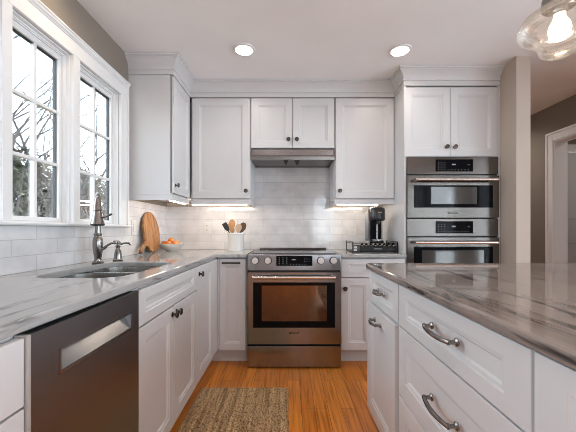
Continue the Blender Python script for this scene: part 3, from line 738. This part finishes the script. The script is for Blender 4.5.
# ------------------------------------------------------------------ wall ovens
def oven(label, z0, z1, name, micro):
    W2 = .756
    t = thing(name, label, 'oven', (TX0+.022, TY, z0)); H = z1-z0
    obj('body', bx(.008, W2-.008, .02, .5, .002, H-.002), M['grey'], t)
    zc = H-.142
    cp = obj('control_panel', bx(0, W2, -.012, .02, zc, H), M['steelshaded'], t, bevel=.002)
    mk = bx(.235, .545, -.0135, -.011, zc+.022, H-.02)
    for r_ in range(4):
        for c_ in range(3): box(mk, .255+c_*.026, .262+c_*.026, -.0139, -.0134, zc+.036+r_*.02, zc+.040+r_*.02)
    for c_ in range(7): box(mk, .34+c_*.027, .347+c_*.027, -.0139, -.0134, zc+.033, zc+.037)
    box(mk, .37, .40, -.0139, -.0134, zc+.075, zc+.085); box(mk, .50, .52, -.0139, -.0134, zc+.075, zc+.078)
    for i_, f in enumerate(mk.faces): f.material_index = int(i_ > 5)
    obj('display', mk, [M['blackglass'], M['marks']], cp)
    obj('door_gap', bx(.004, W2-.004, .0, .02, .004, zc), M['blackmatte'], t)
    dz1 = zc-.012; dz0 = .006
    if micro: wz0, wz1 = dz0+.082, dz1-.082
    else: wz0, wz1 = dz0+.09, dz1-.075
    wx0, wx1 = .052, W2-.05
    bm = B(); y0, y1 = -.02, .004
    box(bm, 0, wx0, y0, y1, dz0, dz1); box(bm, wx1, W2, y0, y1, dz0, dz1); box(bm, wx0, wx1, y0, y1, dz0, wz0); box(bm, wx0, wx1, y0, y1, wz1, dz1)
    od = obj('oven_door', bm, M['steelshaded'], t)
    gx0, gx1, gz0, gz1 = (.195, .575, wz0+.03, wz1-.012) if micro else (.12, W2-.12, wz0+.05, wz1-.03)
    bm = B(); box(bm, wx0, gx0, y0-.001, y1, wz0, wz1); box(bm, gx1, wx1, y0-.001, y1, wz0, wz1); box(bm, gx0, gx1, y0-.001, y1, wz0, gz0); box(bm, gx0, gx1, y0-.001, y1, gz1, wz1)
    obj('window_border', bm, M['blackglass'], od)
    obj('oven_window', bx(gx0, gx1, y0+.002, y1, gz0, gz1), M['ovenglass2'], od)
    oven_handle(od, .045, W2-.045, dz1-.04, y0)
    if micro: text('BOSCH', .026, M['blackmatte'], od, (.378, y0-.0005, dz0+.038))
M['ovenglass2'] = mat('grey_oven_glass', (.12, .115, .11), .08, .6, .4)
oven('upper built-in stainless oven with a small window, above its twin in the tower', 1.207, 1.715, 'microwave_oven', True)
oven('lower built-in stainless oven, half hidden behind the island top', .522, 1.202, 'wall_oven', False)

# ------------------------------------------------------------------ counter objects
# round board leaning on the left wall
t = thing('cutting_board', 'round striped wooden cutting board leaning on the tiled wall', 'cutting board', (-1.160, 2.645, .914))
Rb = .176
outline = []
ha = math.radians(213)     # handle direction in board plane (u = +Y, v = up)
for k in range(61):
    a = ha+math.radians(9)+k*(2*PI-math.radians(18))/60; outline.append((Rb*.84*math.cos(a), Rb*math.sin(a)))
hdv = Vector((math.cos(ha), math.sin(ha))); pv = Vector((-hdv.y, hdv.x))
for d_, w_ in ((.185, -.017), (.25, -.016), (.275, -.019), (.295, -.015), (.303, 0), (.295, .015), (.275, .019), (.25, .016), (.185, .017)): outline.append(tuple(hdv*d_+pv*w_))
bm = prism(B(), outline, 'z', -.009, .009)
o_ = obj('board', bm, M['board'], t, bevel=.003)
# local plane: u->+Y, v->up leaning toward the wall
tilt = math.asin(.05/.356)
U = Vector((0, 1, 0)); V = Vector((-math.sin(tilt), 0, math.cos(tilt))); Nn = U.cross(V)
o_.matrix_local = Matrix(((U.x, V.x, Nn.x, 0), (U.y, V.y, Nn.y, 0), (U.z, V.z, Nn.z, 0), (0, 0, 0, 1))) @ Matrix.Identity(4)
o_.location = V*(Rb+.002)+Vector((.0, 0, .002))
lp = B(); c0 = V*(Rb+.002)+U*(hdv.x*.29)+V*(hdv.y*.29)
tube(lp, [c0+Vector((.011, 0, .006)), c0+Vector((.02, -.02, -.003)), c0+Vector((.02, -.045, -.008)), c0+Vector((.012, -.05, -.008)), c0+Vector((.0, -.03, -.006)), c0+Vector((.011, .0, .003))], .003, 8)
obj('hanging_strap', lp, M['leather'], t, smooth=True)

# bowl of clementines
bxx, byy = -1.095, 2.86
t = thing('fruit_bowl', 'white stoneware bowl of orange fruit in the counter corner', 'bowl', (bxx, byy, .914))
obj('bowl', lathe(B(), [(0, .004), (.03, .0), (.045, 0), (.048, .004), (.08, .025), (.104, .05), (.114, .068), (.112, .071), (.107, .069), (.098, .052), (.074, .03), (.04, .012), (0, .01)], seg=40), M['bowl'], t, smooth=True, angle=60)
GF = 'oranges in the bowl'
rng = random.Random(3)
spots = [(0, 0, .052, .031), (-.055, -.02, .072, .027), (.055, -.03, .070, .028), (-.005, -.058, .074, .027), (.03, .055, .072, .027), (-.04, .045, .072, .028), (.0, -.005, .1, .026)]
flabels = []
def fruit(x, y, z, r, label):
    f = lathe(B(), [(0, -r*.88), (r*.35, -r*.84), (r*.7, -r*.64), (r*.93, -r*.3), (r, 0), (r*.93, r*.32), (r*.7, r*.62), (r*.35, r*.8), (r*.1, r*.8), (0, r*.76)], seg=18)
    o = tag(obj('orange', f, M['orange'], smooth=True, angle=80), label, 'fruit', GF)
    o.location = (bxx+x, byy+y, .914+z)
    g = obj('stem', lathe(B(), [(0, r*.77), (.004, r*.8), (.003, r*.84), (0, r*.85)], seg=8), M['wooddark'], o)
for x, y, z, r in spots[:7]: fruit(x, y, z, r, 'small orange fruit heaped in the white bowl')
# crock and utensils
cxx, cyy = -.495, 2.905
t = thing('utensil_crock', 'white ribbed ceramic crock holding cooking utensils left of the range', 'crock', (cxx, cyy, .914))
seg = 72; bm = B(); rings = []
for r, h_, fl in ((0, .0, 0), (.07, 0, 0), (.0755, .003, 0), (.0765, .012, 1), (.0765, .148, 1), (.0765, .153, 0), (.081, .157, 0), (.0815, .166, 0), (.0795, .17, 0), (.074, .168, 0), (.072, .02, 0), (0, .015, 0)):
    if r == 0: rings.append([bm.verts.new((0, 0, h_))]); continue
    rings.append([bm.verts.new(((r-(.0022 if (fl and k % 2) else 0))*math.cos(2*PI*k/seg), (r-(.0022 if (fl and k % 2) else 0))*math.sin(2*PI*k/seg), h_)) for k in range(seg)])
for a, b in zip(rings, rings[1:]):
    for k in range(seg):
        k2 = (k+1) % seg
        if len(a) == 1: bm.faces.new((a[0], b[k], b[k2]))
        elif len(b) == 1: bm.faces.new((a[k], b[0], a[k2]))
        else: bm.faces.new((a[k], b[k], b[k2], a[k2]))
obj('pot', bm, M['ceramic'], t, smooth=True, angle=30)
def utensil(name, label, base, tip, head, hl, hw, m, hm=None, thick=.008):
    """handle from base to neck, flat rounded head along the same line up to tip"""
    base, tip = Vector(base), Vector(tip); dv = (tip-base); L_ = dv.length; dn = dv/L_
    t = thing(name, label, 'kitchen utensil', (cxx+base.x, cyy+base.y, .914+base.z))
    ux = Vector((0, 1, 0)).cross(dn).normalized(); uy = dn.cross(ux); q = Matrix((ux, uy, dn)).transposed().to_quaternion(); t.rotation_mode = 'QUATERNION'; t.rotation_quaternion = q; hw *= 1.3; hl *= 1.15
    obj('handle', tube(B(), [(0, 0, 0), (0, 0, L_*.5), (0, 0, L_-hl+.004)], [.0055, .006, .005], 10), M[m], t, smooth=True)
    bm = B()
    if head == 'spoon':
        pr = [(.005, 0), (hw*.65, hl*.2), (hw, hl*.5), (hw*.85, hl*.8), (hw*.4, hl*.97)]
    else:
        pr = [(.005, 0), (hw*.7, hl*.15), (hw*.95, hl*.35), (hw, hl*.9), (hw*.9, hl)]
    ol = [(a, b) for a, b in pr]+[(-a, b) for a, b in pr[::-1]]
    prism(bm, [(a, L_-hl+b) for a, b in ol], 'y', -thick/2, thick/2)
    obj('head', bm, M[hm or m], t, bevel=.002, label=None)
utensil('spatula', 'black slotted turner leaning left in the crock', (.02, .0, .02), (-.115, .0, .262), 'flat', .075, .018, 'blackmatte')
utensil('wooden_spatula', 'tan wooden spatula, second from the left in the crock', (.03, .01, .02), (-.065, .01, .262), 'flat', .09, .021, 'woodtan')
utensil('wooden_spoon', 'tan wooden spoon standing tallest in the crock', (-.01, .0, .02), (-.045, .02, .30), 'spoon', .085, .023, 'woodtan')
utensil('wooden_spoon', 'pale pinkish wooden spoon right of centre in the crock', (0, -.01, .02), (.03, -.01, .255), 'spoon', .075, .025, 'woodpale')
utensil('wooden_spoon', 'dark brown wooden spoon leaning right in the crock', (-.03, .01, .02), (.082, .0, .268), 'spoon', .095, .026, 'wooddark')

# outlets and switch
def outlet(label, loc, rz):
    t = thing('wall_outlet', label, 'outlet', loc, rz)
    pl = obj('cover_plate', bx(-.037, .037, -.005, 0, -.058, .058), M['plate'], t, bevel=.002)
    for z in (-.022, .022):
        s = obj('socket', bx(-.017, .017, -.0065, -.005, z-.014, z+.014), M['plate'], pl, bevel=.002)
        b = B(); box(b, -.008, -.005, -.0068, -.0064, z-.004, z+.007); box(b, .005, .008, -.0068, -.0064, z-.004, z+.007); obj('slots', b, M['blackmatte'], s)
outlet('white outlet on the back wall between the corner and the crock', (-.82, WB-.0085, 1.13), 0)
outlet('white outlet on the back wall beside the coffee machine', (.655, WB-.0085, 1.11), 0)
t = thing('light_switch', 'white switch plate on the left wall by the cutting board', 'switch', (WL+.0085, 2.425, 1.13), R90)
pl = obj('cover_plate', bx(-.037, .037, -.005, 0, -.06, .06), M['plate'], t, bevel=.002); obj('rocker', bx(-.016, .016, -.008, -.005, -.033, .033), M['plate'], pl, bevel=.002)

# coffee machine on its pod drawer
px, py = .805, 2.74
t = thing('pod_drawer', 'low glossy black coffee pod drawer with open end racks', 'pod drawer', (.557, py-.09, .914))
bm = B(); box(bm, 0, .401, .0, .30, .078, .084); obj('glass_top', bm, M['blackglass'], t, bevel=.002)
bm = B()
for xx in (.002, .390):
    box(bm, xx, xx+.009, 0, .008, 0, .095); box(bm, xx, xx+.007, .29, .298, 0, .095); box(bm, xx, xx+.007, 0, .298, .09, .095)
    box(bm, xx, xx+.007, 0, .298, .0, .006)
box(bm, .002, .399, .0, .006, .0, .006)
obj('frame', bm, M['black'], t)
dr = obj('drawer', bx(.068, .384, .002, .28, .008, .056), M['black'], t, bevel=.004)
obj('grip', bx(.19, .26, -.004, .002, .028, .036), M['grey'], dr, bevel=.001)
obj('side_rack', bx(.012, .056, .01, .28, .006, .012), M['black'], t)
GP = 'coffee pods in the drawer rack'
for k in range(8):
    p_ = obj('coffee_pod', lathe(B(), [(0, 0), (.018, 0), (.0185, .002), (.015, .003), (.0115, .014), (.006, .019), (0, .02)], seg=16), M['chrome'], smooth=True)
    p_.location = (px-.2+.045+k*.039, py-.09+.03, .971); tag(p_, 'silver coffee pod in the row on top of the black pod drawer', 'coffee pod', GP)
for k in range(2):
    p_ = obj('coffee_pod', lathe(B(), [(0, 0), (.018, 0), (.0185, .002), (.015, .003), (.0115, .014), (.006, .019), (0, .02)], seg=16), M['plate'], smooth=True)
    p_.location = (px-.2-.013, py-.09+.03, .9262+k*.024); tag(p_, ('white coffee pod on the left rack of the pod drawer, lower one', 'white coffee pod on the left rack of the pod drawer, upper one')[k], 'coffee pod', 'coffee pods in the left rack')
t = thing('coffee_machine', 'black single-serve coffee machine with a chrome ring at its foot', 'coffee machine', (px-.0, py+.03, .9985))
obj('base', lathe(B(), [(0, 0), (.062, 0), (.064, .004), (.062, .014), (.05, .018), (0, .018)], seg=36), M['black'], t, smooth=True)
obj('drip_tray', lathe(B(), [(0, .018), (.048, .018), (.052, .02), (.052, .026), (.046, .028), (0, .028)], (0, -.03, 0), seg=32), M['chrome'], t, smooth=True)
obj('column', lathe(B(), [(0, .018), (.048, .018), (.052, .03), (.052, .2), (0, .2)], (0, .03, 0), seg=36), M['blackglass'], t, smooth=True)
obj('chrome_band', bx(-.006, .006, -.0245, -.02, .03, .2), M['chrome'], t, bevel=.002)
hd = obj('brew_head', lathe(B(), [(0, .19), (.055, .19), (.072, .2), (.0745, .21), (.0745, .29), (.070, .305), (.055, .315), (.03, .32), (0, .321)], (0, -.0, 0), seg=40), M['black'], t, smooth=True)
obj('label_plate', bx(-.012, .026, -.0757, -.072, .262, .272), M['chrome'], hd)
obj('spout', lathe(B(), [(0, .165), (.011, .165), (.014, .19), (0, .19)], (0, -.045, 0), seg=16), M['black'], hd, smooth=True)
obj('water_tank', lathe(B(), [(0, .012), (.03, .012), (.032, .02), (.032, .26), (.028, .27), (0, .27)], (-.05, .095, 0), seg=28), M['grey'], t, smooth=True)

# ------------------------------------------------------------------ rug
bm = B(); nx, ny = 60, 90; grid = []; RG = random.Random(5)
for j in range(ny+1):
    row = []
    for i in range(nx+1):
        x = -.605+.607*i/nx; y = 1.20+.93*j/ny
        if i in (0, nx): x += RG.uniform(-.003, .003)
        if j in (0, ny): y += RG.uniform(-.003, .003)
        row.append(bm.verts.new((x, y, .009+.0022*math.sin(i*2.1)*math.sin(j*1.57)+RG.uniform(0, .0012))))
    grid.append(row)
for j in range(ny):
    for i in range(nx): bm.faces.new((grid[j][i], grid[j][i+1], grid[j+1][i+1], grid[j+1][i]))
border = [grid[0][i] for i in range(nx+1)]+[grid[j][nx] for j in range(1, ny+1)]+[grid[ny][i] for i in range(nx-1, -1, -1)]+[grid[j][0] for j in range(ny-1, 0, -1)]
low = [bm.verts.new((v.co.x, v.co.y, .0005)) for v in border]
for k in range(len(border)): bm.faces.new((border[k], border[(k+1) % len(border)], low[(k+1) % len(border)], low[k]))
bm.faces.new(low)
rug = tag(obj('rug', bm, M['jute'], smooth=True), 'rectangular brown jute rug on the wood floor in front of the sink', 'rug')

# ------------------------------------------------------------------ lamps
def downlight(label, x, y, watts=LAMP_W, col=(1, .93, .87)):
    t = thing('recessed_light', label, 'ceiling light', (x, y, CEIL-.012), 0, 'recessed ceiling lights')
    obj('trim_ring', lathe(B(), [(.062, .004), (.066, .0), (.08, .003), (.083, .012), (.066, .012), (.06, .006)], seg=36, close=False), M['trimw'], t, smooth=True)
    obj('lens', lathe(B(), [(0, .006), (.063, .006), (.063, .0105), (0, .0105)], seg=36), M['lens'], t)
    l = bpy.data.lights.new('lamp', 'AREA'); l.shape = 'DISK'; l.size = .12; l.energy = watts; l.color = col; l.spread = math.radians(150)
    o = bpy.data.objects.new('lamp', l); COL.objects.link(o); o.parent = t; o.location = (0, 0, -.004)
downlight('lit recessed ceiling light left of centre, toward the window', -.327, 2.27)
downlight('lit recessed ceiling light right of centre, in front of the ovens', .837, 2.28)
downlight('recessed ceiling light close to the wall above the sink window', -1.0, 1.55, LAMP_W*.6, (1, .74, .42))
for x, y in ((-.33, .4), (.84, .3), (-.33, -1.5), (.84, -1.5), (2.1, -1.5), (2.1, .4)):  # out-of-view lamps added to raise the even room light
    downlight('added recessed ceiling light out of view, brightening the room', x, y)
downlight('added unseen recessed ceiling light in the hall behind the beige partition', 2.3, 3.8, LAMP_W*3)  # hidden lamp added to brighten the hall ceiling and wall
downlight('added unseen recessed ceiling light in the side room beyond the opening', 3.6, 2.9, LAMP_W*2)  # hidden lamp added to lift the dim side room door

# pendant
def pendant(label, ppx, ppy):
    t = thing('pendant_lamp', label, 'pendant lamp', (ppx, ppy, 1.70))
    prof = [(.052, .178), (.06, .172), (.10, .160), (.132, .142), (.148, .120), (.150, .104), (.142, .088), (.122, .074), (.098, .064), (.084, .054), (.078, .040), (.072, .022), (.05, .006), (.02, .001), (0, .0)]
    prof = [(r*.8, h+.006) for r, h in prof]
    sh = obj('glass_shade', lathe(B(), prof, seg=48, close=False), M['shade'], t, smooth=True, angle=80)
    s_ = sh.modifiers.new('solid', 'SOLIDIFY'); s_.thickness = .003
    obj('fitter', lathe(B(), [(.046, .176), (.05, .18), (.05, .2), (.048, .215), (.03, .222), (.02, .24), (.008, .25), (0, .25)], seg=32), M['pewter'], t, smooth=True)
    obj('stem', tube(B(), [(0, 0, .24), (0, 0, CEIL-1.70-.02)], .006, 10), M['pewter'], t, smooth=True)
    obj('canopy', lathe(B(), [(0, CEIL-1.70-.03), (.03, CEIL-1.70-.028), (.06, CEIL-1.70-.012), (.063, CEIL-1.70-.001), (0, CEIL-1.70-.001)], seg=32), M['pewter'], t, smooth=True)
    obj('socket', lathe(B(), [(0, .15), (.019, .15), (.021, .155), (.021, .2), (0, .2)], seg=20), M['nickel'], t, smooth=True)
    bl = obj('bulb', lathe(B(), [(0, .062), (.014, .066), (.026, .08), (.031, .098), (.028, .116), (.018, .135), (.014, .15), (0, .15)], seg=24), M['bulb'], t, smooth=True, angle=80)

pendant('clear schoolhouse glass pendant lamp over the island', .935, 1.05)
pendant('added unseen glass pendant lamp over the near end of the island, behind the camera', .935, -.1)  # out-of-view pendant added to throw more light on the ceiling

# ------------------------------------------------------------------ garden beyond the window
struct('ground_outside', bx(-30, WL-.15, -10, 30, -.7, -.5), M['grass'])
def tree(name, label, loc, h, seed, lean=0, r0=.12, spread=.55):
    rg = random.Random(seed); bm = B()
    def grow(p, d, L, r, depth):
        n = 3; pts = [p]; rr = [r]
        for k in range(n):
            d = (d+Vector((rg.uniform(-.16, .16), rg.uniform(-.16, .16), rg.uniform(-.05, .12)))).normalized()
            p = p+d*L/n; pts.append(p); rr.append(r*(1-.25*(k+1)/n))
        tube(bm, pts, rr, 6 if depth < 3 else 3, cap=False)
        if depth >= 9 or r < .0022: return
        kids = 2 if rg.random() < .5 else 3
        for _ in range(kids):
            a = rg.uniform(0, 2*PI); s = rg.uniform(.5, 1)*spread*1.5
            nd = (d+Vector((math.cos(a), math.sin(a), rg.uniform(-.25, .35)))*s).normalized()
            grow(p, nd, L*rg.uniform(.62, .88), rr[-1]*rg.uniform(.58, .82), depth+1)
    grow(Vector((0, 0, 0)), Vector((lean, rg.uniform(-.1, .1), 1)).normalized(), h*.27, r0*.62, 0)
    o = obj(name, bm, M['bark'], smooth=True, angle=90); o.location = loc
    return tag(o, label, 'tree')
tree('bare_tree', 'thick forked bare tree straight outside the middle of the windows', (-5.2, 6.7, -.5), 7.5, 11, .05, .13)
tree('bare_tree', 'slender bare tree seen through the right window', (-5.4, 8.9, -.5), 7.5, 5, .15, .085)
tree('bare_tree', 'bare tree nearest the glass at the left window edge', (-5.0, 5.4, -.5), 7.2, 23, -.1, .08)
tree('bare_tree', 'more distant bare tree between the other garden trees', (-7.6, 8.6, -.5), 9, 31, 0, .12)
tree('bare_tree', 'farthest bare tree behind the right window', (-7.2, 11.3, -.5), 9, 42, -.1, .11)
tree('bare_tree', 'distant bare tree at far left of the garden', (-7.5, 6.8, -.5), 9, 57, .1, .1)
tree('bare_tree', 'thin sapling close outside the right window', (-3.9, 6.0, -.5), 5.6, 71, -.05, .045)
tree('bare_tree', 'thin sapling close outside the left window', (-3.7, 4.1, -.5), 5.6, 83, .05, .045)
tree('bare_tree', 'slim tree in the gap between the two windows', (-4.6, 7.6, -.5), 6.5, 97, .0, .06)
tree('bare_tree', 'tall tree at the back of the garden, left side', (-9.5, 10.0, -.5), 11, 101, .0, .14)
tree('bare_tree', 'tall tree at the back of the garden, right side', (-9.0, 13.5, -.5), 11, 113, .0, .14)
def shrub(name, label, loc, r, h, m, seed, n=6500, leaf=.075):
    rg = random.Random(seed); bm = B()
    for _ in range(n):
        a = rg.uniform(0, 2*PI); z = rg.random()**.8; rr = r*math.sqrt(rg.random())*(1-.45*z**3)*(1+.2*math.sin(3*a+seed))
        p = Vector((rr*math.cos(a), rr*math.sin(a), z*h*(1+.12*math.sin(2*a+seed))))
        u = Vector((rg.gauss(0, 1), rg.gauss(0, 1), rg.gauss(0, 1))).normalized(); v = u.cross(Vector((rg.gauss(0, 1), rg.gauss(0, 1), rg.gauss(0, 1)))).normalized()
        s = leaf*rg.uniform(.5, 1.2)
        vs = [bm.verts.new(p+u*s), bm.verts.new(p+v*s*.45), bm.verts.new(p-u*s), bm.verts.new(p-v*s*.45)]
        bm.faces.new(vs)
    o = obj('foliage', bm, m)
    tag(o, label, 'shrub'); o.name = name; o.location = loc
    tube_bm = B()
    for k in range(5):
        a = k*1.3; tube(tube_bm, [(0, 0, 0), (r*.2*math.cos(a), r*.2*math.sin(a), h*.35), (r*.5*math.cos(a), r*.5*math.sin(a), h*.8)], [.04, .025, .01], 6)
    obj('stems', tube_bm, M['bark'], o)
shrub('evergreen_shrub', 'dark evergreen shrub seen at the lower left of the left window', (-5.6, 5.7, -.5), .8, 2.95, M['evergreen'], 2)
shrub('evergreen_shrub', 'rounded evergreen low behind the trunk of the thick tree', (-7.4, 8.0, -.5), 1.2, 2.7, M['evergreen'], 9)
shrub('dry_shrub', 'brown dry-leaved shrub right of the thick tree', (-5.9, 7.0, -.5), .9, 2.8, M['dryleaf'], 3)
shrub('dry_shrub', 'brown shrub low in the right window', (-5.8, 8.6, -.5), 1.0, 2.9, M['dryleaf'], 4)
shrub('dry_shrub', 'far brown shrub at the right edge of the garden', (-6.4, 10.6, -.5), 1.3, 2.9, M['dryleaf'], 6)
shrub('evergreen_shrub', 'evergreen shrub behind the tap, at the right window', (-6.6, 9.6, -.5), 1.0, 2.5, M['evergreen'], 12)
shrub('dry_shrub', 'tangled brown thicket far behind the thick tree', (-9.0, 10.2, -.5), 1.5, 3.9, M['dryleaf'], 21)
shrub('evergreen_shrub', 'evergreen thicket far beyond the left window', (-8.6, 7.7, -.5), 1.1, 3.7, M['evergreen'], 22)
shrub('dry_shrub', 'brown thicket farthest off beyond the right window', (-9.2, 14.2, -.5), 1.7, 3.9, M['dryleaf'], 23)
shrub('dry_shrub', 'dry shrub nearest the left end of the garden', (-5.6, 4.3, -.5), .9, 2.4, M['dryleaf'], 14)
